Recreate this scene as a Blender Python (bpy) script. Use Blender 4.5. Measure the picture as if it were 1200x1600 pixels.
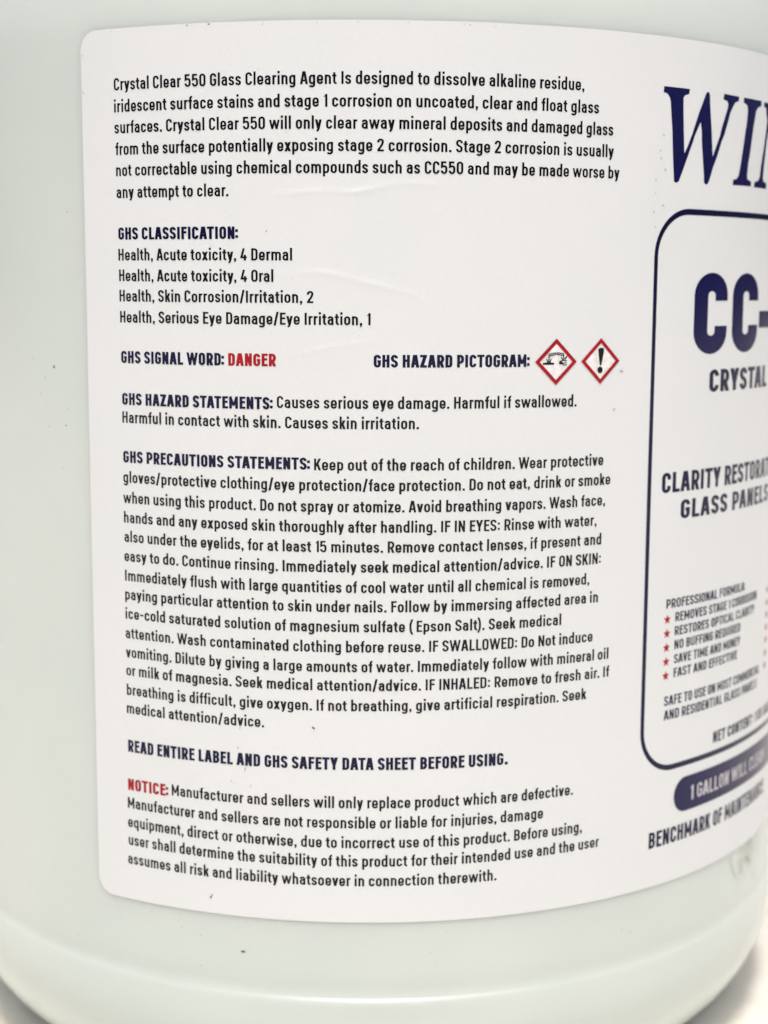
import bpy, math, random
import numpy as np
random.seed(5); rng = np.random.default_rng(5)
for o in list(bpy.data.objects): bpy.data.objects.remove(o)
scene = bpy.context.scene
# ------------------------------------------------------------------ camera
# metres; the jug's axis is the world Z axis, the table top is z = 0
GZ = 0.1248                      # height of the label's reference level above the table top
F_PX, CD, PITCH, ROLL, CX, YAW = 2429.024, 0.283040, 0.145575, 0.004775, 0.047506, -0.156630
cam_d = bpy.data.cameras.new('camera'); cam = bpy.data.objects.new('camera', cam_d)
scene.collection.objects.link(cam); scene.camera = cam
cy_, sy_ = math.cos(YAW), math.sin(YAW); cp_, sp_ = math.cos(PITCH), math.sin(PITCH)
right = np.array([cy_, -sy_, 0.0]); up = np.array([sy_*sp_, cy_*sp_, cp_]); fwd = np.array([sy_*cp_, cy_*cp_, -sp_])
r2 = right*math.cos(ROLL) + up*math.sin(ROLL); u2 = -right*math.sin(ROLL) + up*math.cos(ROLL)
from mathutils import Matrix, Vector
cam.matrix_world = Matrix(((r2[0], u2[0], -fwd[0], CX), (r2[1], u2[1], -fwd[1], -CD), (r2[2], u2[2], -fwd[2], GZ), (0, 0, 0, 1)))
cam_d.sensor_fit = 'HORIZONTAL'; cam_d.sensor_width = 27.0; cam_d.lens = 27.0*F_PX/1200.0
cam_d.clip_start = 0.01; cam_d.clip_end = 100.0
cam_d.dof.use_dof = True; cam_d.dof.focus_distance = 0.2085; cam_d.dof.aperture_fstop = 19.5
scene.render.resolution_x = 768; scene.render.resolution_y = 1024
# ------------------------------------------------------------------ light
SUN_EL, SUN_AZ = math.radians(75), math.radians(9)     # azimuth from -Y (towards the camera) to +X
w = bpy.data.worlds.new("World"); scene.world = w; w.use_nodes = True
nt = w.node_tree; nt.nodes.clear()
sky = nt.nodes.new('ShaderNodeTexSky'); sky.sky_type = 'NISHITA'; sky.sun_disc = False
sky.sun_elevation = SUN_EL; sky.sun_rotation = math.pi - SUN_AZ
sky.air_density = 1.0; sky.dust_density = 7.0; sky.ozone_density = 0.6
bg = nt.nodes.new('ShaderNodeBackground'); bg.inputs[1].default_value = 0.12
wo = nt.nodes.new('ShaderNodeOutputWorld')
nt.links.new(sky.outputs[0], bg.inputs[0]); nt.links.new(bg.outputs[0], wo.inputs[0])
sd = bpy.data.lights.new('sun', 'SUN'); sd.energy = 2.0; sd.angle = math.radians(11); sd.color = (1.0, 0.99, 0.968)
sun = bpy.data.objects.new('sun', sd); scene.collection.objects.link(sun)
sdir = Vector((math.cos(SUN_EL)*math.sin(SUN_AZ), -math.cos(SUN_EL)*math.cos(SUN_AZ), math.sin(SUN_EL)))
sun.rotation_euler = sdir.to_track_quat('Z', 'Y').to_euler(); sun.location = sdir*3
scene.view_settings.view_transform = 'Standard'; scene.view_settings.look = 'None'
scene.view_settings.exposure = 0.15; scene.view_settings.gamma = 1.0
# ------------------------------------------------------------------ helpers
R = 0.075
def rad_off(u, v):
    """slight out-of-roundness of the blown wall, metres (u, v in mm)"""
    return 1e-3*(0.08*np.sin(u*0.045+0.7)*np.cos(v*0.05+0.3) + 0.022*np.sin(u*0.13+v*0.09+1.0) + 0.012*np.sin(u*0.31-v*0.21))
WR = [([(-1.981, 12.04), (1.22, 11.95), (4.095, 12.247), (7.675, 12.289), (10.121, 12.085), (12.834, 12.576), (15.511, 13.207), (18.776, 13.363), (22.944, 13.069)], 0.12, 0.24),
 ([(-0.51, 1.291), (4.375, 1.609), (6.853, 1.431), (9.597, 0.761), (12.327, 0.099), (15.069, -0.521), (18.632, -1.498), (21.154, -2.984)], 0.11, 0.24),
 ([(0.679, -9.798), (4.351, -9.188), (7.11, -8.473), (10.678, -7.932), (14.559, -7.742)], 0.075, 0.22),
 ([(67.185, 10.781), (66.597, 7.537), (66.321, 4.296)], 0.06, 0.3)]
def wrinkle(u, v):
    """creases in the label film, metres"""
    d = np.zeros_like(u)
    for pts, amp, wid in WR:
        P = np.array(pts); best = np.full(u.shape, 1e9); sgn = np.zeros_like(u); tt = np.zeros_like(u); n = len(P)-1
        m = (u > P[:, 0].min()-3) & (u < P[:, 0].max()+3) & (v > P[:, 1].min()-3) & (v < P[:, 1].max()+3)
        if not m.any(): continue
        uu, vv = u[m], v[m]; bb = np.full(uu.shape, 1e9); ss = np.zeros_like(uu); t2 = np.zeros_like(uu)
        for i in range(n):
            a, b = P[i], P[i+1]; ab = b-a; L2 = (ab**2).sum()
            t = np.clip(((uu-a[0])*ab[0]+(vv-a[1])*ab[1])/L2, 0, 1)
            dx = uu-(a[0]+t*ab[0]); dy = vv-(a[1]+t*ab[1]); ds = np.hypot(dx, dy); k = ds < bb
            bb[k] = ds[k]; ss[k] = np.sign(ab[0]*dy-ab[1]*dx)[k]; t2[k] = ((i+t)/n)[k]
        x = bb*ss
        env = np.sin(np.pi*np.clip(t2, 0, 1))**0.6*(0.75+0.25*np.sin(t2*17+amp*90))
        d[m] += 1e-3*amp*env*(np.exp(-(x/wid)**2) + 0.22*np.exp(-((x+wid*2.2)/(wid*2.6))**2))
    return d
LABEL_T = 0.00013
def on_label(u, v, lift):
    """label coordinates (mm along the arc, mm up) -> point on the label's face"""
    u = np.asarray(u, float); v = np.asarray(v, float)
    r = R + rad_off(u, v) + LABEL_T + wrinkle(u, v) + lift
    a = u*1e-3/R
    return np.stack([r*np.sin(a), -r*np.cos(a), v*1e-3+GZ], -1)
def link_mesh(name, verts, faces, mat, parent=None, smooth=True):
    me = bpy.data.meshes.new(name)
    verts = np.asarray(verts, np.float32); me.from_pydata(verts.tolist(), [], faces)
    if smooth: me.polygons.foreach_set('use_smooth', [True]*len(me.polygons))
    mats = mat if isinstance(mat, (list, tuple)) else [mat]
    for m in mats: me.materials.append(m)
    me.update(); o = bpy.data.objects.new(name, me); scene.collection.objects.link(o)
    if parent is not None: o.parent = parent
    return o
def grid_mesh(name, nu, nv, fn, mat, parent=None, wrap=False):
    I, J = np.meshgrid(np.arange(nu), np.arange(nv), indexing='ij')
    V = fn(I, J).reshape(-1, 3)
    i = np.arange(nu if wrap else nu-1); j = np.arange(nv-1)
    A, Bq = np.meshgrid(i, j, indexing='ij'); A2 = (A+1) % nu
    F = np.stack([A*nv+Bq, A2*nv+Bq, A2*nv+Bq+1, A*nv+Bq+1], -1).reshape(-1, 4)
    me = bpy.data.meshes.new(name); me.vertices.add(len(V)); me.vertices.foreach_set('co', V.astype(np.float32).ravel())
    me.loops.add(F.size); me.loops.foreach_set('vertex_index', F.astype(np.int32).ravel())
    me.polygons.add(len(F)); me.polygons.foreach_set('loop_start', np.arange(0, F.size, 4, dtype=np.int32))
    me.polygons.foreach_set('use_smooth', np.ones(len(F), dtype=bool))
    me.update(calc_edges=True); me.validate(); me.materials.append(mat)
    o = bpy.data.objects.new(name, me); scene.collection.objects.link(o)
    if parent is not None: o.parent = parent
    return o
# ------------------------------------------------------------------ materials
def mat_new(name):
    m = bpy.data.materials.new(name); m.use_nodes = True
    return m, m.node_tree, m.node_tree.nodes['Principled BSDF']
def N(nt, t, **kw):
    n = nt.nodes.new(t)
    for k, v in kw.items(): setattr(n, k, v)
    return n
def noise(nt, scale, detail=2.0, rough=0.5):
    tc = N(nt, 'ShaderNodeTexCoord'); n = N(nt, 'ShaderNodeTexNoise')
    n.inputs['Scale'].default_value = scale; n.inputs['Detail'].default_value = detail; n.inputs['Roughness'].default_value = rough
    nt.links.new(tc.outputs['Object'], n.inputs['Vector']); return n
def ramp(nt, src, a, b, ca, cb):
    r = N(nt, 'ShaderNodeValToRGB'); r.color_ramp.elements[0].position = a; r.color_ramp.elements[1].position = b
    r.color_ramp.elements[0].color = ca; r.color_ramp.elements[1].color = cb
    nt.links.new(src, r.inputs[0]); return r
def bump(nt, bsdf, src, strength, dist, prev=None):
    b = N(nt, 'ShaderNodeBump'); b.inputs['Strength'].default_value = strength; b.inputs['Distance'].default_value = dist
    nt.links.new(src, b.inputs['Height'])
    if prev is not None: nt.links.new(prev.outputs[0], b.inputs['Normal'])
    nt.links.new(b.outputs[0], bsdf.inputs['Normal']); return b

# milky HDPE wall of the jug
M_HDPE, nt, bs = mat_new('milky_plastic')
n1 = noise(nt, 28, 3); c1 = ramp(nt, n1.outputs[0], 0.3, 0.75, (0.612, 0.675, 0.638, 1), (0.66, 0.706, 0.67, 1))
# grey-green rub mark beside the label's lower edge (a stain with its own outline)
tc = N(nt, 'ShaderNodeTexCoord'); 
def stain_mask(center, r0, r1, nscale, t0, t1):
    sub = N(nt, 'ShaderNodeVectorMath', operation='DISTANCE'); sub.inputs[1].default_value = center
    nt.links.new(tc.outputs['Object'], sub.inputs[0])
    mr = N(nt, 'ShaderNodeMapRange'); mr.inputs[1].default_value = r0; mr.inputs[2].default_value = r1
    mr.inputs[3].default_value = 1; mr.inputs[4].default_value = 0
    nt.links.new(sub.outputs['Value'], mr.inputs[0])
    nn = noise(nt, nscale, 4, 0.6)
    m2 = N(nt, 'ShaderNodeMapRange'); m2.inputs[1].default_value = t0; m2.inputs[2].default_value = t1
    nt.links.new(nn.outputs[0], m2.inputs[0])
    mu = N(nt, 'ShaderNodeMath', operation='MULTIPLY'); nt.links.new(mr.outputs[0], mu.inputs[0]); nt.links.new(m2.outputs[0], mu.inputs[1])
    return mu
def wall_pt(u, v): 
    a = u*1e-3/R; return (R*math.sin(a), -R*math.cos(a), v*1e-3+GZ)
s1 = stain_mask(wall_pt(88, -94), 0.001, 0.009, 330, 0.45, 0.75)
s2 = stain_mask(wall_pt(-30, -98), 0.004, 0.022, 900, 0.62, 0.78)
mx = N(nt, 'ShaderNodeMixRGB'); mx.inputs[2].default_value = (0.33, 0.36, 0.27, 1)
sc = N(nt, 'ShaderNodeMath', operation='MULTIPLY'); sc.inputs[1].default_value = 0.55
nt.links.new(s1.outputs[0], sc.inputs[0]); nt.links.new(sc.outputs[0], mx.inputs[0]); nt.links.new(c1.outputs[0], mx.inputs[1])
mx2 = N(nt, 'ShaderNodeMixRGB'); mx2.inputs[2].default_value = (0.40, 0.40, 0.30, 1)
sc2 = N(nt, 'ShaderNodeMath', operation='MULTIPLY'); sc2.inputs[1].default_value = 0.18
nt.links.new(s2.outputs[0], sc2.inputs[0]); nt.links.new(sc2.outputs[0], mx2.inputs[0]); nt.links.new(mx.outputs[0], mx2.inputs[1])
nt.links.new(mx2.outputs[0], bs.inputs['Base Color'])
bs.inputs['Roughness'].default_value = 0.23; bs.inputs['IOR'].default_value = 1.5
bs.inputs['Subsurface Weight'].default_value = 0.6; bs.inputs['Subsurface Scale'].default_value = 0.007
bs.inputs['Subsurface Radius'].default_value = (1.0, 1.0, 0.9)
nb = noise(nt, 420, 3); b1 = bump(nt, bs, nb.outputs[0], 0.25, 0.00012)
nb2 = noise(nt, 4200, 2); bump(nt, bs, nb2.outputs[0], 0.35, 0.00002, b1)

# white film label
M_LABEL, nt, bs = mat_new('white_label_film')
n1 = noise(nt, 45, 3); c1 = ramp(nt, n1.outputs[0], 0.3, 0.7, (0.742, 0.766, 0.768, 1), (0.76, 0.776, 0.785, 1))
nf = noise(nt, 2600, 2); cf = ramp(nt, nf.outputs[0], 0.25, 0.75, (0.965, 0.965, 0.965, 1), (1, 1, 1, 1))
mm = N(nt, 'ShaderNodeMixRGB', blend_type='MULTIPLY'); mm.inputs[0].default_value = 1
nt.links.new(c1.outputs[0], mm.inputs[1]); nt.links.new(cf.outputs[0], mm.inputs[2]); nt.links.new(mm.outputs[0], bs.inputs['Base Color'])
bs.inputs['Roughness'].default_value = 0.38
bs.inputs['Subsurface Weight'].default_value = 0.0
nb = noise(nt, 650, 3); b1 = bump(nt, bs, nb.outputs[0], 0.22, 0.00006)
nb2 = noise(nt, 5200, 2); bump(nt, bs, nb2.outputs[0], 0.4, 0.000012, b1)

def ink(name, col, rough=0.18):
    m, nt, bs = mat_new(name)
    n = noise(nt, 900, 3); a = tuple(c*0.85 for c in col)+(1,); b = tuple(min(1, c*1.2) for c in col)+(1,)
    r = ramp(nt, n.outputs[0], 0.3, 0.7, a, b); nt.links.new(r.outputs[0], bs.inputs['Base Color'])
    bs.inputs['Roughness'].default_value = rough; bs.inputs['Specular IOR Level'].default_value = 0.24 if rough < 0.5 else 0.5; return m
INK = {'black': ink('black_ink', (0.0035, 0.0035, 0.006)), 'navy': ink('navy_ink', (0.0035, 0.004, 0.036)), 'solid_navy': ink('solid_navy_ink', (0.005, 0.005, 0.060)),
       'red': ink('red_ink', (0.35, 0.004, 0.012)), 'white': ink('white_ink', (0.52, 0.50, 0.54)), 'paper': ink('pictogram_white', (0.80, 0.79, 0.78))}
M_DIRT = ink('brown_dirt', (0.16, 0.135, 0.09), 0.8); M_SCUFF = ink('grey_green_scuff', (0.45, 0.48, 0.40), 0.7); M_FAINT = ink('faint_grey_dirt', (0.44, 0.44, 0.40), 0.8)

# pale stone table top
M_GROUND, nt, bs = mat_new('pale_stone')
n1 = noise(nt, 60, 6, 0.65); c1 = ramp(nt, n1.outputs[0], 0.3, 0.72, (0.73, 0.69, 0.60, 1), (0.86, 0.84, 0.775, 1))
n2 = noise(nt, 220, 4, 0.6); c2 = ramp(nt, n2.outputs[0], 0.3, 0.7, (0.93, 0.92, 0.90, 1), (1, 1, 1, 1))
mm = N(nt, 'ShaderNodeMixRGB', blend_type='MULTIPLY'); mm.inputs[0].default_value = 1
nt.links.new(c1.outputs[0], mm.inputs[1]); nt.links.new(c2.outputs[0], mm.inputs[2]); nt.links.new(mm.outputs[0], bs.inputs['Base Color'])
bs.inputs['Roughness'].default_value = 0.55
bump(nt, bs, n2.outputs[0], 0.3, 0.0006)

# ------------------------------------------------------------------ the surface it stands on
g = grid_mesh('ground', 41, 41, lambda i, j: np.stack([(i-20)*0.2, (j-20)*0.2, np.zeros_like(i, float)], -1), M_GROUND)
g['kind'] = 'structure'
# ------------------------------------------------------------------ the jug
jug = bpy.data.objects.new('chemical_jug', None); scene.collection.objects.link(jug)
jug.empty_display_size = 0.05
jug['label'] = 'milky white plastic gallon jug with a large printed white safety label standing on pale stone'
jug['category'] = 'jug'
# wall profile: (radius mm, height above the table mm); mould bead at the foot, rounded heel, shoulder, neck
prof = [(0, 3.5), (30, 3.0), (52, 2.0), (57, 0.9), (60, 0.5)]
for t in np.linspace(0, math.pi/2, 15)[1:]:
    prof.append((75.1-14.4*(1-math.sin(t)), 0.5+18.2*(1-math.cos(t))))
prof += [(75.06, 20.0), (75.03, 21.3), (74.99, 21.9), (74.97, 22.1), (74.94, 22.22), (74.91, 22.34), (74.88, 22.45), (74.85, 22.56), (74.82, 22.7), (74.76, 23.1), (74.74, 23.7), (74.80, 24.4), (74.89, 25.4), (74.93, 27), (74.94, 29), (74.96, 31), (74.98, 33)]
prof += [(75, z) for z in np.arange(34.5, 159.1, 1.5)]
prof += [(75.0-0.0115*(z-159)**2, z) for z in np.arange(160, 174.1, 1.0)]
for t in np.linspace(0, 1, 16)[1:]: prof.append((72.4-50.4*t**1.25*(1.6-0.6*t), 174+58*t**1.5))
prof += [(22, 234), (21, 237), (21, 252), (20, 253), (0, 253)]
prof = np.array(prof)
NU = 384
def body_fn(i, j):
    a = i/NU*2*math.pi; r = prof[j, 0]; z = prof[j, 1]
    u = np.where(a > math.pi, a-2*math.pi, a)*75.0
    k = np.clip((r-60)/15, 0, 1)*np.clip(np.abs(math.pi-a)*3, 0, 1)
    # soft dent by the rub mark
    v = z-GZ*1000
    # the mould bead stands proud only on the front, shaped to catch a highlight
    bead = 0.36*np.exp(-((u-14)/17)**2)*np.clip((z-20.5)/1.2, 0, 1)*np.clip((22.60-z)/0.36, 0, 1)
    dent = bead-0.25*np.exp(-((u-88)/5)**2-((v+95)/7)**2)
    rr = r*1e-3 + k*(rad_off(u, v)+dent*1e-3)
    return np.stack([rr*np.sin(a), -rr*np.cos(a), z*1e-3], -1)
body = grid_mesh('jug_body', NU, len(prof), body_fn, M_HDPE, jug, wrap=True)
# label
U0, U1, V0, V1, CR = -30.05, 190.0, -90.55, 34.43, 2.7
du = 0.36
us = np.concatenate([[0, 0.02], np.arange(du, (U1-U0)-du, du), [U1-U0-0.02, U1-U0]])
us = us[:-2] if False else us
vs = np.concatenate([[0, 0.02, 0.08, 0.2, 0.4], np.arange(0.7, (V1-V0)-0.7, 0.33), [V1-V0-0.4, V1-V0-0.2, V1-V0-0.08, V1-V0-0.02, V1-V0]])
# outer ring of rows / columns turns down on to the wall so the film has an edge
def label_fn(i, j):
    ii = np.clip(i-1, 0, len(us)-1); jj = np.clip(j-1, 0, len(vs)-1)
    v = V0+vs[jj]
    dv = np.minimum(v-V0, V1-v); ins = np.where(dv < CR, CR-np.sqrt(np.maximum(CR**2-(CR-dv)**2, 0)), 0)
    t = us[ii]/(U1-U0); uL = U0+ins; uR = U1-ins
    # keep fine spacing on the left, squeeze only near the corner
    u = np.maximum(U0+us[ii], uL); u = np.minimum(u, uR)
    u = np.where(us[ii] < 6, uL+us[ii]*(6-ins)/6, u)
    rim = (i == 0) | (i == len(us)+1) | (j == 0) | (j == len(vs)+1)
    lift = np.where(rim, -LABEL_T-0.00004, 0.0)
    return on_label(u, v, lift)
label = grid_mesh('label_sheet', len(us)+2, len(vs)+2, label_fn, M_LABEL, jug)
label['label'] = 'white film label wrapped round the jug and printed with safety text'
label.data.set_sharp_from_angle(angle=math.radians(50))
# ------------------------------------------------------------------ lettering: a condensed grotesque built from strokes
def bez(p0, p1, p2, p3, n):
    t = np.linspace(0, 1, n+1)[1:, None]
    return ((1-t)**3*p0+3*(1-t)**2*t*p1+3*(1-t)*t*t*p2+t**3*p3)
def path(pts, r, closed=False, n=6):
    """centre line with rounded corners; a point may carry its own radius"""
    P = [np.array(p[:2], float) for p in pts]; RR = [p[2] if len(p) > 2 else r for p in pts]
    out = []; m = len(P)
    for i in range(m):
        if not closed and i in (0, m-1): out.append(P[i][None]); continue
        a, b, c = P[i-1], P[i], P[(i+1) % m]
        la, lc = np.linalg.norm(a-b), np.linalg.norm(c-b)
        ea = 1.0 if (not closed and i == 1) else 0.5; ec = 1.0 if (not closed and i == m-2) else 0.5
        ra, rc = min(RR[i], la*ea), min(RR[i], lc*ec)
        if RR[i] < 1: out.append(b[None]); continue
        s, e = b+(a-b)/la*ra, b+(c-b)/lc*rc
        out.append(s[None]); out.append(bez(s, b+(s-b)*0.45, b+(e-b)*0.45, e, n))
    q = np.concatenate(out); k = [0]
    for i in range(1, len(q)):
        if np.linalg.norm(q[i]-q[k[-1]]) > 0.5: k.append(i)
    if closed and np.linalg.norm(q[k[-1]]-q[k[0]]) < 0.5: k = k[:-1]
    return q[k]
def stroke(pts, w, h, r, closed=False, n=6):
    """a stroke w wide where it runs upright and h thick where it runs level -> (verts, quads)"""
    q = path(pts, r, closed, n); m = len(q)
    L, Rr = [], []
    for i in range(m):
        if closed: d0 = q[i]-q[i-1]; d1 = q[(i+1) % m]-q[i]
        else: d0 = q[i]-q[i-1] if i > 0 else q[1]-q[0]; d1 = q[i+1]-q[i] if i < m-1 else q[i]-q[i-1]
        d0 = d0/np.linalg.norm(d0); d1 = d1/np.linalg.norm(d1)
        n0 = np.array([-d0[1], d0[0]]); n1 = np.array([-d1[1], d1[0]]); nn = n0+n1; ln = np.linalg.norm(nn)
        if ln < 1e-6: nn = n0; ln = 1
        nn = nn/ln; mit = 1/max(0.45, abs(float(nn@n0)))
        o = nn*mit*np.array([w/2, h/2]); L.append(q[i]+o); Rr.append(q[i]-o)
    V = np.array(L+Rr); F = [(i, i+1, m+i+1, m+i) for i in range(m-1)]
    if closed: F.append((m-1, 0, m, 2*m-1))
    return V, F
def quad(*p): return np.array(p, float), [tuple(range(len(p)))]
def rect(x0, y0, x1, y1): return quad((x0, y0), (x1, y0), (x1, y1), (x0, y1))
def diag(x0, y0, x1, y1, t): return quad((x0-t/2, y0), (x0+t/2, y0), (x1+t/2, y1), (x1-t/2, y1))
CAP, XH, ASC, DES = 700, 512, 735, -178
def glyph(c, w, h):
    """-> (advance, [strokes])"""
    a, b = w/2, h/2; e = (w-94)*0.30; S = []
    st = 50-e*0.35; ro = 38-e*0.35; dg = 14
    def st_(*p, r=None, closed=False): S.append(stroke(list(p), w, h, RAD if r is None else r, closed))
    def box(W, l): return l+a, l+W-a
    lower = {'a': (318, ro, st), 'b': (332, st, ro), 'c': (320, ro, ro), 'd': (332, ro, st), 'e': (330, ro, ro), 'g': (332, ro, st),
             'h': (324, st, st), 'n': (324, st, st), 'm': (520, st, st), 'o': (334, ro, ro), 'p': (332, st, ro), 'q': (332, ro, st),
             'r': (212, st, 12), 's': (312, ro-6, ro-6), 'u': (324, st, st), 'f': (222, 18, 14), 't': (228, 14, 22), 'j': (94, st, st)}
    if c in lower:
        W, l, rr = lower[c]; W = W+e*(1.7 if c == 'm' else 1); x, X = box(W, l); RAD = (X-x)/2*1.04; T = XH-b; adv = l+W+rr
        if c == 'a':
            st_((x, XH*0.72), (x, T), (X, T), (X, 0)); y = XH*0.585
            st_((X, y), (x, y), (x, b), (X, b), (X, y*0.9), r=min(RAD, 105))
        elif c in 'bp':
            st_((x, b), (X, b), (X, T), (x, T), closed=True); S.append(rect(l, 0 if c == 'b' else DES, l+w, ASC if c == 'b' else XH))
        elif c in 'dqg':
            st_((x, b), (X, b), (X, T), (x, T), closed=True); xr = l+W-w
            if c == 'g': st_((X, XH), (X, DES+b), (x, DES+b), (x, DES+b+62))
            else: S.append(rect(xr, DES if c == 'q' else 0, xr+w, XH if c == 'q' else ASC))
        elif c == 'c': st_((X, XH*0.655), (X, T), (x, T), (x, b), (X, b), (X, XH*0.345))
        elif c == 'e': st_((X, XH*0.30), (X, b), (x, b), (x, T), (X, T), (X, XH*0.455, 0), (x, XH*0.455, 0))
        elif c == 'o': st_((x, b), (X, b), (X, T), (x, T), closed=True)
        elif c in 'hn':
            S.append(rect(l, 0, l+w, ASC if c == 'h' else XH)); st_((x, XH*0.5), (x, T), (X, T), (X, 0))
        elif c == 'm':
            S.append(rect(l, 0, l+w, XH)); xm = (x+X)/2; r_ = (xm-x)/2*1.04
            st_((x, XH*0.5), (x, T), (xm, T), (xm, 0), r=r_); st_((xm, XH*0.5), (xm, T), (X, T), (X, 0), r=r_)
        elif c == 'r':
            S.append(rect(l, 0, l+w, XH)); st_((x, XH*0.5), (x, T), (l+W, T), r=110)
        elif c == 'u':
            S.append(rect(l+W-w, 0, l+W, XH)); st_((X, XH*0.5), (X, b), (x, b), (x, XH))
        elif c == 's':
            m = XH/2; st_((X, XH*0.70), (X, T), (x, T), (x, m+22), (X, m-22), (X, b), (x, b), (x, XH*0.30), r=118)
        elif c == 'f':
            xs = l+62+a; st_((l+W, ASC-b), (xs, ASC-b), (xs, 0), r=95); S.append(rect(l, XH-h, l+W-8, XH))
        elif c == 't':
            xs = l+52+a; st_((xs, XH+125), (xs, b), (l+W, b), r=95); S.append(rect(l, XH-h, l+W-6, XH))
        elif c == 'j':
            st_((x, XH), (x, DES+b), (x-70, DES+b), r=80); S.append(rect(l, 610, l+w, 610+w*1.12))
        return adv, S
    if c in 'il':
        S.append(rect(st, 0, st+w, XH if c == 'i' else ASC))
        if c == 'i': S.append(rect(st, 610, st+w, 610+w*1.1))
        return st*2+w, S
    if c == 'k':
        x0 = st; W = 318+e*1.4; S.append(rect(x0, 0, x0+w, ASC)); dw = w*1.16
        S.append(diag(x0+w-10, XH*0.36, x0+W-dw/2-6, XH, dw)); S.append(diag(x0+W-dw/2, 0, x0+W*0.5, XH*0.56, dw)); return x0+W+dg, S
    V = {'v': (345, XH), 'V': (410, CAP), 'y': (345, XH)}
    if c in V:
        W, H = V[c]; W += e*1.6; dw = w*1.12; x0 = dg; m = x0+W/2
        yb = 0
        S.append(diag(m-(0 if c != 'y' else 0), yb, x0+dw/2, H, dw))
        if c == 'y':
            sl = (W/2-dw/2)/H; S.append(diag(m-sl*0, 0, x0+W-dw/2, H, dw)); xe = m-sl*(-DES)
            st_((m+2, 10), (xe+18, DES+b+40), (xe-60, DES+b), r=60)
        else: S.append(diag(m, yb, x0+W-dw/2, H, dw))
        return W+2*dg, S
    if c in 'wW':
        H = XH if c == 'w' else CAP; W = (552 if c == 'w' else 620)+e*2.6; dw = w*0.90; x0 = dg; q_ = (W-dw)/4; xs = [x0+dw/2+q_*i for i in range(5)]
        for i in range(4):
            S.append(diag(xs[i] if i % 2 else xs[i+1], 0, xs[i+1] if i % 2 else xs[i], H, dw))
        return W+2*dg, S
    if c in 'xX':
        H = XH if c == 'x' else CAP; W = (345 if c == 'x' else 410)+e*1.6; dw = w*1.18
        S.append(diag(dg+dw/2, 0, dg+W-dw/2, H, dw)); S.append(diag(dg+W-dw/2, 0, dg+dw/2, H, dw)); return W+2*dg, S
    if c in 'zZ':
        H = XH if c == 'z' else CAP; W = (300 if c == 'z' else 340)+e*1.4; x0 = 28; dw = w*1.2
        S += [rect(x0, 0, x0+W, h), rect(x0, H-h, x0+W, H), diag(x0+dw/2, h*0.5, x0+W-dw/2, H-h*0.5, dw)]; return W+56, S
    if c == 'Y':
        W = 400+e*1.6; dw = w*1.14; m = dg+W/2
        S += [rect(m-a, 0, m+a, 300), diag(m, 270, dg+dw/2, CAP, dw), diag(m, 270, dg+W-dw/2, CAP, dw)]; return W+2*dg, S
    if c == 'A':
        W = 410+e*1.9; dw = w*1.06; m = dg+W/2
        S += [diag(dg+dw/2, 0, m-a*0.35, CAP, dw), diag(dg+W-dw/2, 0, m+a*0.35, CAP, dw), rect(dg+W*0.2, 150, dg+W*0.8, 150+h)]; return W+2*dg, S
    if c == 'K':
        W = 375+e*1.6; S.append(rect(st, 0, st+w, CAP)); dw = w*1.14
        S.append(diag(st+w-8, 235, st+W-dw/2-6, CAP, dw)); S.append(diag(st+W-dw/2, 0, st+W*0.46, 400, dw)); return st+W+dg, S
    if c == 'I': return 2*st+w+6, [rect(st+3, 0, st+w+3, CAP)]
    if c == 'l': return 2*st+w, [rect(st, 0, st+w, ASC)]
    if c == 'M':
        W = 455+e*2.2; S += [rect(st, 0, st+w, CAP), rect(st+W-w, 0, st+W, CAP)]; m = st+W/2; dw = w*0.84
        S += [diag(m, 170, st+dw/2+4, CAP, dw), diag(m, 170, st+W-dw/2-4, CAP, dw)]; return W+2*st, S
    if c == 'N':
        W = 362+e*1.3; S += [rect(st, 0, st+w, CAP), rect(st+W-w, 0, st+W, CAP), diag(st+W-w*0.55, 0, st+w*0.55, CAP, w*0.9)]; return W+2*st, S
    if c == 'H':
        W = 358+e*1.3; S += [rect(st, 0, st+w, CAP), rect(st+W-w, 0, st+W, CAP), rect(st+w/2, 320, st+W-w/2, 320+h)]; return W+2*st, S
    if c in 'EFL':
        W = {'E': 306, 'F': 298, 'L': 300}[c]+e*1.2; S.append(rect(st, 0, st+w, CAP))
        if c in 'EL': S.append(rect(st+a, 0, st+W, h))
        if c in 'EF': S += [rect(st+a, CAP-h, st+W, CAP), rect(st+a, 322, st+W*0.93, 322+h)]
        return st+W+20, S
    if c == 'T':
        W = 372+e*1.5; S += [rect(15, CAP-h, 15+W, CAP), rect(15+W/2-a, 0, 15+W/2+a, CAP-h/2)]; return W+30, S
    caps = {'C': (352, ro+2, ro), 'G': (356, ro+2, ro), 'O': (358, ro+2, ro+2), 'Q': (358, ro+2, ro+2), 'D': (352, st, ro+2), 'U': (352, st-4, st-4),
            'S': (358, ro-8, ro-8), 'B': (350, st, ro-4), 'P': (352, st, 22), 'R': (356, st, 26), 'J': (320, 20, st),
            '0': (352, ro, ro), '5': (350, ro, ro), '2': (344, ro, ro), '8': (356, ro, ro), '6': (352, ro, ro), '9': (352, ro, ro), '3': (350, ro, ro)}
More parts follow.
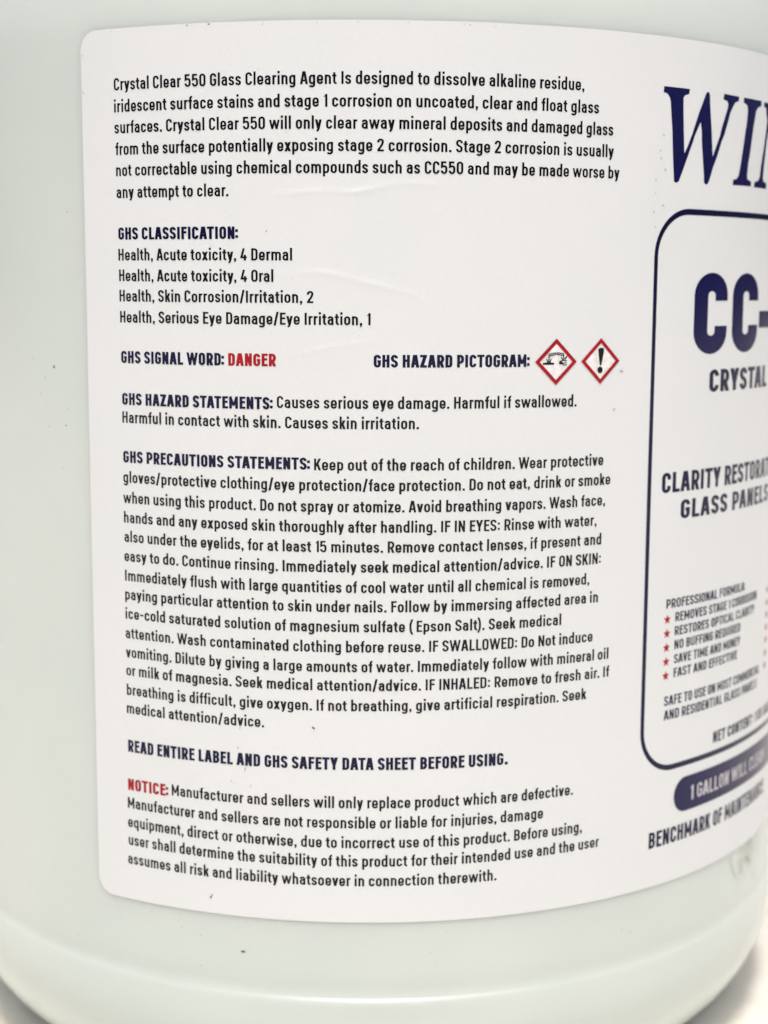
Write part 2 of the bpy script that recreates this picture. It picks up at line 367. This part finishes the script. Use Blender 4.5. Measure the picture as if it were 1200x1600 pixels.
    if c in caps:
        W, l, rr = caps[c]; W += e*1.35; x, X = box(W, l); RAD = min((X-x)/2*1.02, 150 if w != 146 else 999); tu, tl = (0.70, 0.30) if w != 146 else (0.655, 0.345); T = CAP-b; M = CAP/2; adv = l+W+rr
        if c in 'OQ0':
            st_((x, b), (X, b), (X, T), (x, T), closed=True)
            if c == 'Q': S.append(diag(X+20, -40, X-80, 150, w))
        elif c == 'C': st_((X, CAP*tu), (X, T), (x, T), (x, b), (X, b), (X, CAP*tl))
        elif c == 'G': st_((X, CAP*0.71), (X, T), (x, T), (x, b), (X, b), (X, M-10, 0), (x+(X-x)*0.52, M-10, 0))
        elif c == 'D': S.append(rect(l, 0, l+w, CAP)); st_((x, b, 0), (X, b), (X, T), (x, T, 0))
        elif c == 'U': st_((x, CAP), (x, b), (X, b), (X, CAP))
        elif c == 'J': st_((x, 190), (x, b), (X, b), (X, CAP))
        elif c == 'S': st_((X, CAP*0.725), (X, T), (x, T), (x, M+30), (X, M-30), (X, b), (x, b), (x, CAP*0.275), r=138)
        elif c == 'B':
            S.append(rect(l, 0, l+w, CAP)); m = M+12
            st_((x, T), (X-8, T), (X-8, m), (x, m), r=120); st_((x, m), (X, m), (X, b), (x, b), r=130)
        elif c in 'PR':
            S.append(rect(l, 0, l+w, CAP)); m = 305 if c == 'R' else 275
            st_((x, T), (X, T), (X, m), (x, m), r=135)
            if c == 'R': S.append(diag(l+W-w*0.52+8, 0, l+W*0.53, m+6, w*1.08))
        elif c == '5': st_((X, T, 0), (x+8, T, 0), (x+4, 395, 0), (x+70, 430), (X, 430), (X, b), (x, b), (x, 195), r=125)
        elif c == '2': st_((x, CAP*0.70), (x, T), (X, T), (X, 430), (x+6, b+30, 20), (x+6, b, 0), (X+a, b), r=130)
        elif c == '8': st_((x, b), (X, b), (X, M), (x, M), closed=True); st_((x+8, M), (X-8, M), (X-8, T), (x+8, T), closed=True)
        elif c in '693': st_((x, b), (X, b), (X, M+40), (x, M+40), closed=True); st_((x, M), (x, T), (X, T), (X, 520))
        return adv, S
    if c == '1': return 262+e, [rect(118+e*.4, 0, 118+w+e*.4, CAP), quad((40, 560), (40+w*0.2, 560-h*0.2), (118+w*0.6+e*.4, CAP-h), (118+w*0.5+e*.4, CAP))]
    if c == '4':
        W = 385+e; return W+30, [rect(25, 130, W+5, 130+h), diag(25+w*0.55, 130+h*0.5, W*0.56, CAP, w*1.02), rect(W-50-w, 0, W-50, 330)]
    if c == '.': return w+92, [rect(46, 0, 46+w*1.08, w*1.08)]
    if c == ',': return w+92, [rect(46, 0, 46+w*1.08, w*1.08), quad((46+w*0.35, 0), (46+w*1.08, 0), (46+w*0.65, -95), (46+w*0.05, -95))]
    if c == ':':
        k = 0.98; return w+92, [rect(46, 60, 46+w*k, 60+w*k), rect(46, 390, 46+w*k, 390+w*k)]
    if c == '/': return 330, [diag(22+a, -50, 308-a, 745, w*1.03)]
    if c == '-' and w == 146: return 250, [rect(-6, 212, 226, 363)]
    if c == '-': return 300+e, [rect(45, 262, 255+e, 262+h)]
    if c == '(': S.append(stroke([(210, 790), (95, 640), (95, 10), (210, -140)], w*0.95, h, 220)); return 215, S
    if c == ')': S.append(stroke([(20, 790), (130, 640), (130, 10), (20, -140)], w*0.95, h, 220)); return 225, S
    if c == ' ': return 178, []
    raise ValueError(c)
STYLE = {'r': (119, 101), 'b': (157, 127), 'm': (125, 106), 's': (146, 120), 'x': (146, 158)}
KERN = {('A', 'T'): -35, ('T', 'A'): -35, ('L', 'T'): -40, ('A', 'V'): -25, ('A', 'Y'): -30, ('F', 'A'): -20, ('L', 'Y'): -40, ('P', 'A'): -25, ('r', '.'): -25, ('y', '.'): -20,
        ('y', ','): -22, ('r', 'a'): -8, ('T', 'Y'): 0, ('f', 'f'): -4, ('W', 'a'): -16, ('W', 'e'): -16}
_gc = {}
def layout(text, style):
    w, h = STYLE[style]; x = 0; out = []; prev = None
    for c in text:
        if (c, style) not in _gc: _gc[(c, style)] = glyph(c, w, h)
        adv, S = _gc[(c, style)]
        x += KERN.get((prev, c), 0)
        if c == ':' and style in 'bm' and prev != ' ': x -= 52        # tight colon, run into the last letter as printed
        out.append((c, x, S)); x += adv; prev = c
    return out, x
def ink_extent(lay):
    lo = min(x+s[0][:, 0].min() for c, x, S in lay for s in S); hi = max(x+s[0][:, 0].max() for c, x, S in lay for s in S); return lo, hi
LOG = []
def subdivide_long(V, F, lim):
    """cut quads that are long in u so they follow the curve"""
    V = list(map(tuple, V)); out = []
    for f in F:
        if len(f) != 4: out.append(f); continue
        P = np.array([V[k] for k in f]); du_ = max(abs(P[1]-P[0])[0], abs(P[2]-P[3])[0]); dw_ = max(abs(P[2]-P[1])[0], abs(P[3]-P[0])[0])
        if max(du_, dw_) <= lim: out.append(f); continue
        if dw_ > du_: P = np.roll(P, -1, 0)
        n = int(math.ceil(max(du_, dw_)/lim)); base = len(V)
        for k in range(n+1):
            t = k/n; V.append(tuple(P[0]*(1-t)+P[1]*t)); V.append(tuple(P[3]*(1-t)+P[2]*t))
        for k in range(n): q = base+2*k; out.append((q, q+2, q+3, q+1))
    return np.array(V), out
def emit(name, pieces, mat, base_lift=0.00002, lim=0.6, step=1.2e-6):
    """pieces: list of (uv verts, faces) in label mm -> one printed mesh on the label"""
    VV = []; FF = []; off = 0; cnt = 0
    for k, (V, F) in enumerate(pieces):
        V, F = subdivide_long(V, F, lim); cnt = k % 24
        P = on_label(V[:, 0], V[:, 1], base_lift+cnt*step)
        used = sorted({i for f in F for i in f}); rm = {o: n for n, o in enumerate(used)}
        FF += [tuple(rm[i]+off for i in f) for f in F]; VV.append(P[used]); off += len(used)
    VV = np.concatenate(VV); fixed = []
    for f in FF:                                   # all faces look outwards
        a, b, c = VV[f[0]], VV[f[1]], VV[f[2]]; nrm = np.cross(b-a, c-a); fixed.append(f if nrm@np.array([a[0], a[1], 0]) > 0 else f[::-1])
    return link_mesh(name, VV, fixed, mat, label, smooth=False)
def print_line(text, style, colour, cap, u0, u1, v, nfit=0, slant=0.0, name='printed_line', lift=0.00002):
    lay, _ = layout(text, style); part = lay[:nfit] if nfit else lay
    lo, hi = ink_extent(part); s = cap/CAP; nat = (hi-lo)*s; k = (u1-u0)/nat
    ks = min(max(k, 0.88), 1.12 if style in 'rb' else 1.35) if style != 'x' else k; ks = ks if not nfit else k
    track = (u1-u0-nat*ks)/max(1, len(part)-1); LOG.append((text[:14], round(k, 3)))
    pieces = []
    for i, (c, x, S) in enumerate(lay):
        for V, F in S:
            P = np.stack([u0+(x+V[:, 0]-lo)*s*ks+track*i+slant*V[:, 1]*s, v+V[:, 1]*s], -1); pieces.append((P, F))
    return emit(name, pieces, INK[colour], base_lift=lift)
# ------------------------------------------------------------------ print on the label
# (text, style, ink, cap height mm, left mm, right mm, baseline mm)
TEXTS = [
    ('Crystal Clear 550 Glass Clearing Agent Is designed to dissolve alkaline residue,', 'r', 'black', 1.66, -24.27, 42.32, 26.19),
    ('iridescent surface stains and stage 1 corrosion on uncoated, clear and float glass', 'r', 'black', 1.66, -24.31, 44.73, 23.26),
    ('surfaces. Crystal Clear 550 will only clear away mineral deposits and damaged glass', 'r', 'black', 1.66, -24.33, 47.15, 20.41),
    ('from the surface potentially exposing stage 2 corrosion. Stage 2 corrosion is usually', 'r', 'black', 1.66, -24.25, 47.33, 17.49),
    ('not correctable using chemical compounds such as CC550 and may be made worse by', 'r', 'black', 1.66, -24.20, 48.38, 14.62),
    ('any attempt to clear.', 'r', 'black', 1.66, -24.20, -6.86, 11.64),
    ('GHS CLASSIFICATION:', 'b', 'navy', 1.68, -24.05, -5.54, 5.95),
    ('Health, Acute toxicity, 4 Dermal', 'r', 'black', 1.62, -24.11, 1.97, 3.08),
    ('Health, Acute toxicity, 4 Oral', 'r', 'black', 1.62, -24.06, -0.63, 0.22),
    ('Health, Skin Corrosion/Irritation, 2', 'r', 'black', 1.62, -24.06, 4.85, -2.59),
    ('Health, Serious Eye Damage/Eye Irritation, 1', 'r', 'black', 1.62, -24.01, 12.58, -5.52),
    ('GHS SIGNAL WORD:', 'b', 'navy', 1.72, -23.95, -7.74, -11.20),
    ('DANGER', 'b', 'red', 1.72, -7.13, -0.31, -11.19),
    ('GHS HAZARD PICTOGRAM:', 'b', 'navy', 1.72, 13.02, 34.83, -11.22),
    ('GHS HAZARD STATEMENTS:', 'b', 'navy', 1.68, -23.91, -0.83, -17.08),
    ('Causes serious eye damage. Harmful if swallowed.', 'r', 'black', 1.64, -0.25, 42.23, -16.86),
    ('Harmful in contact with skin. Causes skin irritation.', 'r', 'black', 1.62, -23.94, 19.23, -19.63),
    ('GHS PRECAUTIONS STATEMENTS:', 'b', 'navy', 1.68, -23.92, 4.32, -25.31),
    ('Keep out of the reach of children. Wear protective', 'r', 'black', 1.62, 4.89, 46.88, -25.35),
    ('gloves/protective clothing/eye protection/face protection. Do not eat, drink or smoke', 'r', 'black', 1.62, -23.98, 48.19, -28.19),
    ('when using this product. Do not spray or atomize. Avoid breathing vapors. Wash face,', 'r', 'black', 1.62, -24.06, 47.38, -31.14),
    ('hands and any exposed skin thoroughly after handling. IF IN EYES: Rinse with water,', 'r', 'black', 1.60, -24.00, 46.00, -33.97),
    ('also under the eyelids, for at least 15 minutes. Remove contact lenses, if present and', 'r', 'black', 1.60, -23.98, 46.89, -36.77),
    ('easy to do. Continue rinsing. Immediately seek medical attention/advice. IF ON SKIN:', 'r', 'black', 1.60, -24.04, 46.90, -39.58),
    ('Immediately flush with large quantities of cool water until all chemical is removed,', 'r', 'black', 1.60, -23.99, 45.04, -42.45),
    ('paying particular attention to skin under nails. Follow by immersing affected area in', 'r', 'black', 1.60, -24.05, 46.58, -45.20),
    ('ice-cold saturated solution of magnesium sulfate ( Epson Salt). Seek medical', 'r', 'black', 1.60, -24.04, 40.54, -48.03),
    ('attention. Wash contaminated clothing before reuse. IF SWALLOWED: Do Not induce', 'r', 'black', 1.60, -24.11, 45.82, -50.92),
    ('vomiting. Dilute by giving a large amounts of water. Immediately follow with mineral oil', 'r', 'black', 1.60, -24.13, 48.65, -53.76),
    ('or milk of magnesia. Seek medical attention/advice. IF INHALED: Remove to fresh air. If', 'r', 'black', 1.60, -24.12, 48.86, -56.45),
    ('breathing is difficult, give oxygen. If not breathing, give artificial respiration. Seek', 'r', 'black', 1.60, -24.10, 44.97, -59.37),
    ('medical attention/advice.', 'r', 'black', 1.60, -24.17, -2.36, -62.13),
    ('READ ENTIRE LABEL AND GHS SAFETY DATA SHEET BEFORE USING.', 'b', 'navy', 1.80, -24.05, 32.63, -67.92),
    ('NOTICE:', 'b', 'red', 1.75, -24.19, -17.27, -73.75),
    ('Manufacturer and sellers will only replace product which are defective.', 'r', 'black', 1.66, -16.71, 43.11, -73.54),
    ('Manufacturer and sellers are not responsible or liable for injuries, damage', 'r', 'black', 1.66, -24.30, 38.29, -76.51),
    ('equipment, direct or otherwise, due to incorrect use of this product. Before using,', 'r', 'black', 1.66, -24.32, 44.80, -79.43),
    ('user shall determine the suitability of this product for their intended use and the user', 'r', 'black', 1.66, -24.29, 47.85, -82.18),
    ('assumes all risk and liability whatsoever in connection therewith.', 'r', 'black', 1.66, -24.46, 31.20, -85.09),
    ('CRYSTAL', 'b', 'navy', 3.35, 67.95, 86.94, -15.72),
    ('CLARITY RESTOR', 's', 'navy', 3.00, 57.98, 85.37, -30.16),
    ('GLASS PANELS', 's', 'navy', 2.85, 62.14, 89.62, -34.26),
    ('PROFESSIONAL FORMULA:', 'm', 'navy', 1.42, 59.69, 80.87, -47.61),
    ('REMOVES STAGE 1 CORROSION', 'm', 'navy', 1.42, 61.74, 85.72, -49.79),
    ('RESTORES OPTICAL CLARITY', 'm', 'navy', 1.42, 61.70, 84.92, -51.93),
    ('NO BUFFING REQUIRED', 'm', 'navy', 1.42, 61.71, 79.66, -54.05),
    ('SAVE TIME AND MONEY', 'm', 'navy', 1.42, 61.70, 79.76, -56.23),
    ('FAST AND EFFECTIVE', 'm', 'navy', 1.42, 61.72, 78.94, -58.36),
    ('SAFE TO USE ON MOST COMMERCIAL', 'm', 'navy', 1.50, 59.80, 88.43, -62.55),
    ('AND RESIDENTIAL GLASS PANELS', 'm', 'navy', 1.50, 59.81, 87.42, -64.75),
    ('NET CONTENT: 1 US', 's', 'navy', 1.80, 72.28, 91.08, -70.68),
    ('1 GALLON WILL CLE', 'm', 'white', 2.30, 66.58, 89.57, -78.52),
    ('BENCHMARK OF MAINTENANCE', 's', 'navy', 2.55, 57.46, 93.96, -84.46),
]
FULL = {"CRYSTAL": "CRYSTAL CLEAR", "CLARITY RESTOR": "CLARITY RESTORATION", "NET CONTENT: 1 US": "NET CONTENT: 1 US GALLON",
        "1 GALLON WILL CLE": "1 GALLON WILL CLEAN"}
LINE_LABEL = {"DANGER": 'red bold signal word', "NOTICE:": 'red bold notice heading', "1 GALLON WILL CLE": 'white capitals on the navy banner'}
for t, st_, col, cap, u0, u1, v in TEXTS:
    full = FULL.get(t, t)
    if col == 'white': o = print_line(full, st_, col, cap, u0, u1, v, nfit=len(t), lift=0.00008)
    else: o = print_line(full, st_, col, cap, u0, u1, v, nfit=len(t) if full != t else 0)
    if t in LINE_LABEL: o['label'] = LINE_LABEL[t]
    elif st_ == 'b' and cap > 1.6 and v > -70 and u0 < 50: o['label'] = 'bold navy heading in capitals'
o = print_line("CC-550", 'x', 'solid_navy', 11.94, 63.70, 81.94, -10.05, nfit=2, name='product_code'); o['label'] = 'large bold navy product code'
from mathutils.geometry import tessellate_polygon
def tri_pieces(poly, lim=0.7):
    P = [Vector((a, b, 0)) for a, b in poly]; out = []
    stack = [tuple((P[i].x, P[i].y) for i in t) for t in tessellate_polygon([P])]
    while stack:
        t = stack.pop(); L = [(abs(t[i][0]-t[(i+1) % 3][0]), i) for i in range(3)]; m, i = max(L)
        if m > lim:
            a, b, c = t[i], t[(i+1) % 3], t[(i+2) % 3]; mid = ((a[0]+b[0])/2, (a[1]+b[1])/2); stack += [(a, mid, c), (mid, b, c)]
        else: out.append(t)
    V = np.array([p for t in out for p in t]); return V, [(3*i, 3*i+1, 3*i+2) for i in range(len(out))]
LOGO_W = [(56.047, 27.688), (61.202, 27.67), (61.068, 26.959), (60.186, 26.709), (59.928, 26.321), (59.969, 24.997), (60.054, 23.673), (60.215, 21.462), (60.341, 19.984), (60.461, 18.65), (61.088, 19.653), (61.501, 20.497), (62.024, 21.497), (62.542, 22.723), (63.382, 24.644), (64.032, 25.884), (64.687, 27.203), (64.855, 27.477), (65.218, 27.581), (65.534, 27.458), (65.657, 27.056), (65.829, 25.572), (66.124, 23.716), (66.422, 21.853), (66.508, 21.027), (66.663, 19.902), (66.83, 18.586), (67.506, 19.878), (68.454, 21.685), (68.789, 22.771), (69.448, 24.185), (70.111, 25.679), (70.21, 26.295), (69.978, 26.655), (68.939, 26.834), (69.091, 27.64), (73.101, 27.568), (73.07, 26.954), (72.049, 26.638), (71.576, 26.102), (70.857, 25.054), (70.375, 23.798), (69.53, 21.833), (68.908, 20.878), (67.968, 18.765), (67.024, 17.039), (66.235, 15.174), (65.945, 14.704), (65.577, 14.536), (65.072, 14.665), (64.964, 15.039), (64.931, 15.644), (64.587, 17.895), (64.222, 20.133), (64.057, 22.074), (63.754, 23.252), (63.043, 22.084), (62.506, 21.154), (62.198, 20.351), (61.571, 19.083), (60.953, 17.78), (60.241, 16.252), (59.733, 15.258), (59.534, 14.801), (59.215, 14.564), (58.782, 14.509), (58.472, 14.683), (58.42, 15.351), (58.23, 17.2), (58.024, 19.412), (57.873, 21.618), (57.63, 23.517), (57.376, 25.701), (57.197, 26.2), (56.868, 26.579), (56.549, 26.776), (55.98, 26.845)]
LOGO_I = [(74.491, 27.576), (80.09, 27.58), (80.065, 26.834), (79.067, 26.549), (78.475, 26.068), (78.27, 25.349), (77.858, 23.988), (77.363, 21.609), (77.005, 19.708), (76.607, 18.352), (76.34, 16.457), (76.474, 15.837), (77.704, 15.509), (77.674, 14.837), (72.216, 14.765), (72.31, 15.545), (73.278, 15.71), (73.849, 16.323), (74.334, 18.216), (74.807, 20.342), (75.273, 22.624), (75.637, 24.201), (75.771, 25.605), (75.623, 26.443), (75.115, 26.708), (74.39, 26.837)]
LOGO_N = [(81.066, 27.474), (83.435, 27.443), (84.104, 26.33), (83.68, 25.18), (83.191, 23.708), (82.623, 22.074), (82.248, 19.661), (81.915, 17.887), (81.778, 16.204), (82.02, 15.818), (83.202, 15.521), (83.18, 14.717), (78.659, 14.768), (78.865, 15.53), (80.052, 15.791), (80.565, 16.455), (80.809, 17.978), (81.402, 20.001), (81.692, 21.132), (82.255, 23.633), (82.558, 25.717), (82.398, 26.256), (81.944, 26.689), (81.033, 26.803)]
# the N goes on round the jug: its diagonal and its right stem
LOGO_N2 = [(81.6, 27.5), (83.2, 27.5), (87.2, 18.6), (87.9, 26.6), (86.6, 27.0), (86.6, 27.6), (90.2, 27.6), (90.2, 27.0), (89.0, 26.6), (87.9, 14.6), (87.0, 14.6), (82.0, 25.9)]
def smooth_poly(p, it=1):
    for _ in range(it):
        q = []
        for i in range(len(p)):
            a, b = np.array(p[i]), np.array(p[(i+1) % len(p)]); q += [tuple(a*0.86+b*0.14), tuple(a*0.14+b*0.86)]
        p = q
    return p
o = emit('logo_lettering', [tri_pieces(LOGO_W), tri_pieces(LOGO_I), tri_pieces(LOGO_N), tri_pieces(LOGO_N2)], INK['solid_navy'], step=1e-6)
o['label'] = 'large navy serif capitals beginning WIN'
def rrect(u0, v0, u1, v1, r, n=12):
    out = []
    for cx, cy, a0 in ((u1-r, v0+r, -90), (u1-r, v1-r, 0), (u0+r, v1-r, 90), (u0+r, v0+r, 180)):
        for k in range(n+1):
            a = math.radians(a0+90*k/n); out.append((cx+r*math.cos(a), cy+r*math.sin(a)))
    return out
def ring(outer, inner):
    m = len(outer); V = np.array(outer+inner); return V, [(i, (i+1) % m, m+(i+1) % m, m+i) for i in range(m)]
FU0, FU1, FV0, FV1 = 55.08, 133.0, -72.75, 10.93; FW, FH = 0.72, 0.86
o = emit('panel_border', [ring(rrect(FU0, FV0, FU1, FV1, 6.9), rrect(FU0+FW, FV0+FH, FU1-FW, FV1-FH, 6.9-FH))], INK['navy']); o['label'] = 'thin navy outline with rounded corners round the front panel'
bp = rrect(62.65, -80.0, 126.0, -74.5, 2.74); o = emit('banner', [tri_pieces(bp)], INK['solid_navy'], base_lift=0.00004); o['label'] = 'navy banner with rounded ends'
def star(u, v, r):
    p = [(u+(r if k % 2 == 0 else r*0.45)*math.sin(math.pi*k/5), v+(r if k % 2 == 0 else r*0.45)*math.cos(math.pi*k/5)) for k in range(10)]
    return tri_pieces(p)
for su, svs in ((60.0, (-49.27, -51.42, -53.57, -55.73, -57.89)), (91.4, (-49.2, -51.3, -53.4, -55.5, -57.6, -59.8, -61.9))):
    for sv in svs: emit('bullet_star', [star(su, sv, 0.80)], INK['red'])
# hazard pictograms
def dia(cu, cv, h): return [(cu+h*math.cos(math.pi/2*k), cv+h*math.sin(math.pi/2*k)) for k in range(4)]
def diamond(cu, cv, lab):
    f = emit('hazard_pictogram', [tri_pieces(dia(cu, cv, 3.0))], INK['paper'], base_lift=0.000025)
    f['label'] = lab; return f
def ln(p, q, t):
    p, q = np.array(p, float), np.array(q, float); d = (q-p)/np.linalg.norm(q-p); n = np.array([-d[1], d[0]])*t/2
    return quad(p+n, p-n, q-n, q+n)
def disc(cx, cy, rx, ry, n=18): return tri_pieces([(cx+rx*math.cos(2*math.pi*k/n), cy+ry*math.sin(2*math.pi*k/n)) for k in range(n)])
for (cu, cv, lab) in ((38.85, -10.58, 'red-bordered white diamond with corrosion symbol'), (46.0, -10.58, 'red-bordered white diamond with exclamation mark')):
    f = diamond(cu, cv, lab)
    emit('pictogram_border', [ring(dia(cu, cv, 3.22), dia(cu, cv, 2.52))], INK['red'], base_lift=0.00007)
    if cu < 42:
        def Z(x, y): return (cu+(x-355)*0.01335, cv-(y-340)*0.01187)
        k = 0.01335; pc = []
        pc.append(quad(Z(203, 348), Z(330, 348), Z(330, 372), Z(203, 372)))
        for a_, b_, t_ in (((270, 250), (348, 234), 7), ((278, 270), (350, 254), 7), ((348, 232), (352, 256), 6), ((270, 246), (271, 318), 7), ((366, 233), (446, 247), 7), ((366, 252), (438, 267), 7),
                           ((364, 232), (364, 254), 6), ((441, 246), (440, 292), 7), ((243, 305), (262, 346), 7), ((268, 310), (268, 346), 6), ((297, 306), (276, 345), 8),
                           ((412, 284), (430, 318), 7), ((440, 292), (437, 320), 6), ((478, 272), (450, 312), 11), ((256, 330), (250, 348), 6), ((284, 330), (292, 348), 6)):
            pc.append(ln(Z(*a_), Z(*b_), (t_+3)*k))
        pc.append(stroke([Z(478, 330), Z(440, 322), Z(398, 334), Z(386, 352), Z(404, 372), Z(440, 378), Z(480, 374)], 11*k, 10*k, 0.2))
        pc.append(disc(*Z(408, 353), 24*k, 14*k)); pc.append(stroke([Z(478, 350), Z(445, 346), Z(430, 358), Z(455, 366)], 8*k, 8*k, 0.1))
        emit('corrosion_symbol', pc, INK['black'], base_lift=0.00006)
    else:
        def Z(x, y): return (cu+(x-878)*0.01335, cv-(y-335)*0.01187)
        p = [Z(*a_) for a_ in ((868, 378), (877, 384), (887, 378), (904, 290), (917, 205), (912, 186), (897, 179), (880, 177), (862, 180), (848, 188), (844, 205), (855, 290))]
        emit('exclamation_mark', [tri_pieces(p), disc(*Z(873, 438), 32*0.01335, 39*0.01187)], INK['black'], base_lift=0.00006)
# ------------------------------------------------------------------ dust and grime: tiny flakes that no one could count
def flake(cu, cv, ru, rv, rot):
    n = rng.integers(5, 9); a0 = rng.random()*6.28; pts = []
    for k in range(n):
        a = a0+2*math.pi*k/n; q = 0.55+0.6*rng.random(); x, y = ru*q*math.cos(a), rv*q*math.sin(a)
        pts.append((cu+x*math.cos(rot)-y*math.sin(rot), cv+x*math.sin(rot)+y*math.cos(rot)))
    return tri_pieces(pts, 1.0)
def flakes(name, lst, mat, lift, parent_off):
    VV, FF, off = [], [], 0
    for i, (V, F) in enumerate(lst):
        P = on_label(V[:, 0], V[:, 1], lift+(i % 9)*4e-7); n = np.array([P[:, 0], P[:, 1], 0*P[:, 0]]).T
        FF += [tuple(k+off for k in f) for f in F]; VV.append(P); off += len(P)
    VV = np.concatenate(VV); fixed = []
    for f in FF:
        a, b, c = VV[f[0]], VV[f[1]], VV[f[2]]; nr = np.cross(b-a, c-a); fixed.append(f if nr@np.array([a[0], a[1], 0]) > 0 else f[::-1])
    o = link_mesh(name, VV, fixed, mat, parent_off, smooth=False); o['kind'] = 'stuff'; return o
dk = []; ft = []
def sp(lst, u, v, s, el=1.0, rot=0.0): lst.append(flake(u, v, s*el, s, rot))
# on the label
sp(dk, -10.64, -88.16, 0.20, 1.5, 0.9); sp(dk, -10.4, -87.8, 0.12); sp(dk, 4.74, -61.89, 0.14, 2.6, -0.6); sp(dk, -6.27, -65.39, 0.06, 3.5, 1.5)
sp(dk, -7.28, -70.39, 0.09); sp(dk, -6.80, -70.63, 0.07); sp(ft, 49.65, -12.08, 0.16, 2.2, -0.3); sp(ft, 48.47, -17.50, 0.16, 2.0, 0.8)
sp(dk, -1.54, 7.01, 0.07, 2.4, 1.0); sp(dk, -12.58, 34.2, 0.10, 1.6, 0); sp(dk, -9.41, 34.25, 0.10, 2.2, 0); sp(dk, -29.7, 31.2, 0.08, 1.5, 1.5); sp(dk, -29.7, 26.2, 0.09, 2.2, 1.5)
sp(ft, -5.9, -62.4, 0.10, 4.0, 1.3); sp(ft, -5.2, -68.5, 0.09, 5.0, 1.4); sp(ft, -4.4, -70.9, 0.08, 4.0, 1.6); sp(dk, -4.9, -72.9, 0.07)
for k in range(9): sp(ft, 54.5+rng.random()*2.2, 20-k*1.5+rng.random(), 0.10+0.08*rng.random(), 1.8, rng.random()*3)
for k in range(55): sp(ft, -29+rng.random()*110, -89+rng.random()*122, 0.03+0.035*rng.random()**2, 1+rng.random(), rng.random()*3)
for k in range(12): sp(dk, -29+rng.random()*110, -89+rng.random()*122, 0.025+0.04*rng.random()**2, 1+rng.random(), rng.random()*3)
for k in range(10): sp(dk, -29.6+rng.random()*60, 33.9+rng.random()*0.3, 0.05, 1.6, 0)
a_ = flakes('label_dust', ft, M_FAINT, 0.000055, label); b_ = flakes('label_grit', dk, M_DIRT, 0.00006, label)
dk = []; ft = []
# on the plastic wall
for u, v, s in ((-37.1, -12.15, 0.22), (-34.8, -20.6, 0.15), (-41.9, -11.1, 0.08), (-39.2, -13.8, 0.08), (-34.2, -18.1, 0.09), (-38.6, -21.0, 0.10), (-35.7, -26.8, 0.07), (-40.1, -16.2, 0.09), (-39.0, -18.0, 0.06), (-33.5, 10.0, 0.08)):
    sp(dk, u, v, s, 1.4, rng.random()*3)
sp(dk, -5.77, -95.99, 0.20, 2.4, 0.1)
def off_label(u, v): return u < -30.6 or v > 34.8 or v < -90.9
n = 0
while n < 100:
    u = -60+rng.random()*150; v = -101+rng.random()*150
    if rng.random() < 0.45: v = -92-rng.random()*9
    if off_label(u, v) and v > -101.0: sp(dk if rng.random() < 0.35 else ft, u, v, 0.03+0.06*rng.random()**3, 1+rng.random(), rng.random()*3); n += 1
for k in range(30): sp(ft, -30+rng.random()*30, -91.2-rng.random()**2*4, 0.05+0.05*rng.random(), 1.3, rng.random()*3)
# grimy curved scratch low on the right
cv_ = [(80.4, -88.9), (79.85, -90.2), (79.7, -91.4), (80.1, -92.6), (80.9, -94.0), (82.2, -95.5)]
V, F = stroke([p for p in cv_ if p[1] < -91.2], 0.20, 0.20, 0.5); md = [(V, F)]
V, F = stroke([(82.2, -95.6), (83.4, -96.6), (84.6, -97.0)], 0.10, 0.10, 0.5); md.append((V, F))
for k in range(26):
    u = 83+rng.random()*9; md.append(flake(u, -91.6-rng.random()*4.5, 0.25+0.5*rng.random(), 0.10+0.25*rng.random(), rng.random()*3))
flakes('wall_scuff', md, M_SCUFF, -LABEL_T+0.000022, jug)
flakes('wall_dust', ft, M_FAINT, -LABEL_T+0.00002, jug); flakes('wall_grit', dk, M_DIRT, -LABEL_T+0.000024, jug)
print('scale', LOG)
bpy.context.view_layer.update()
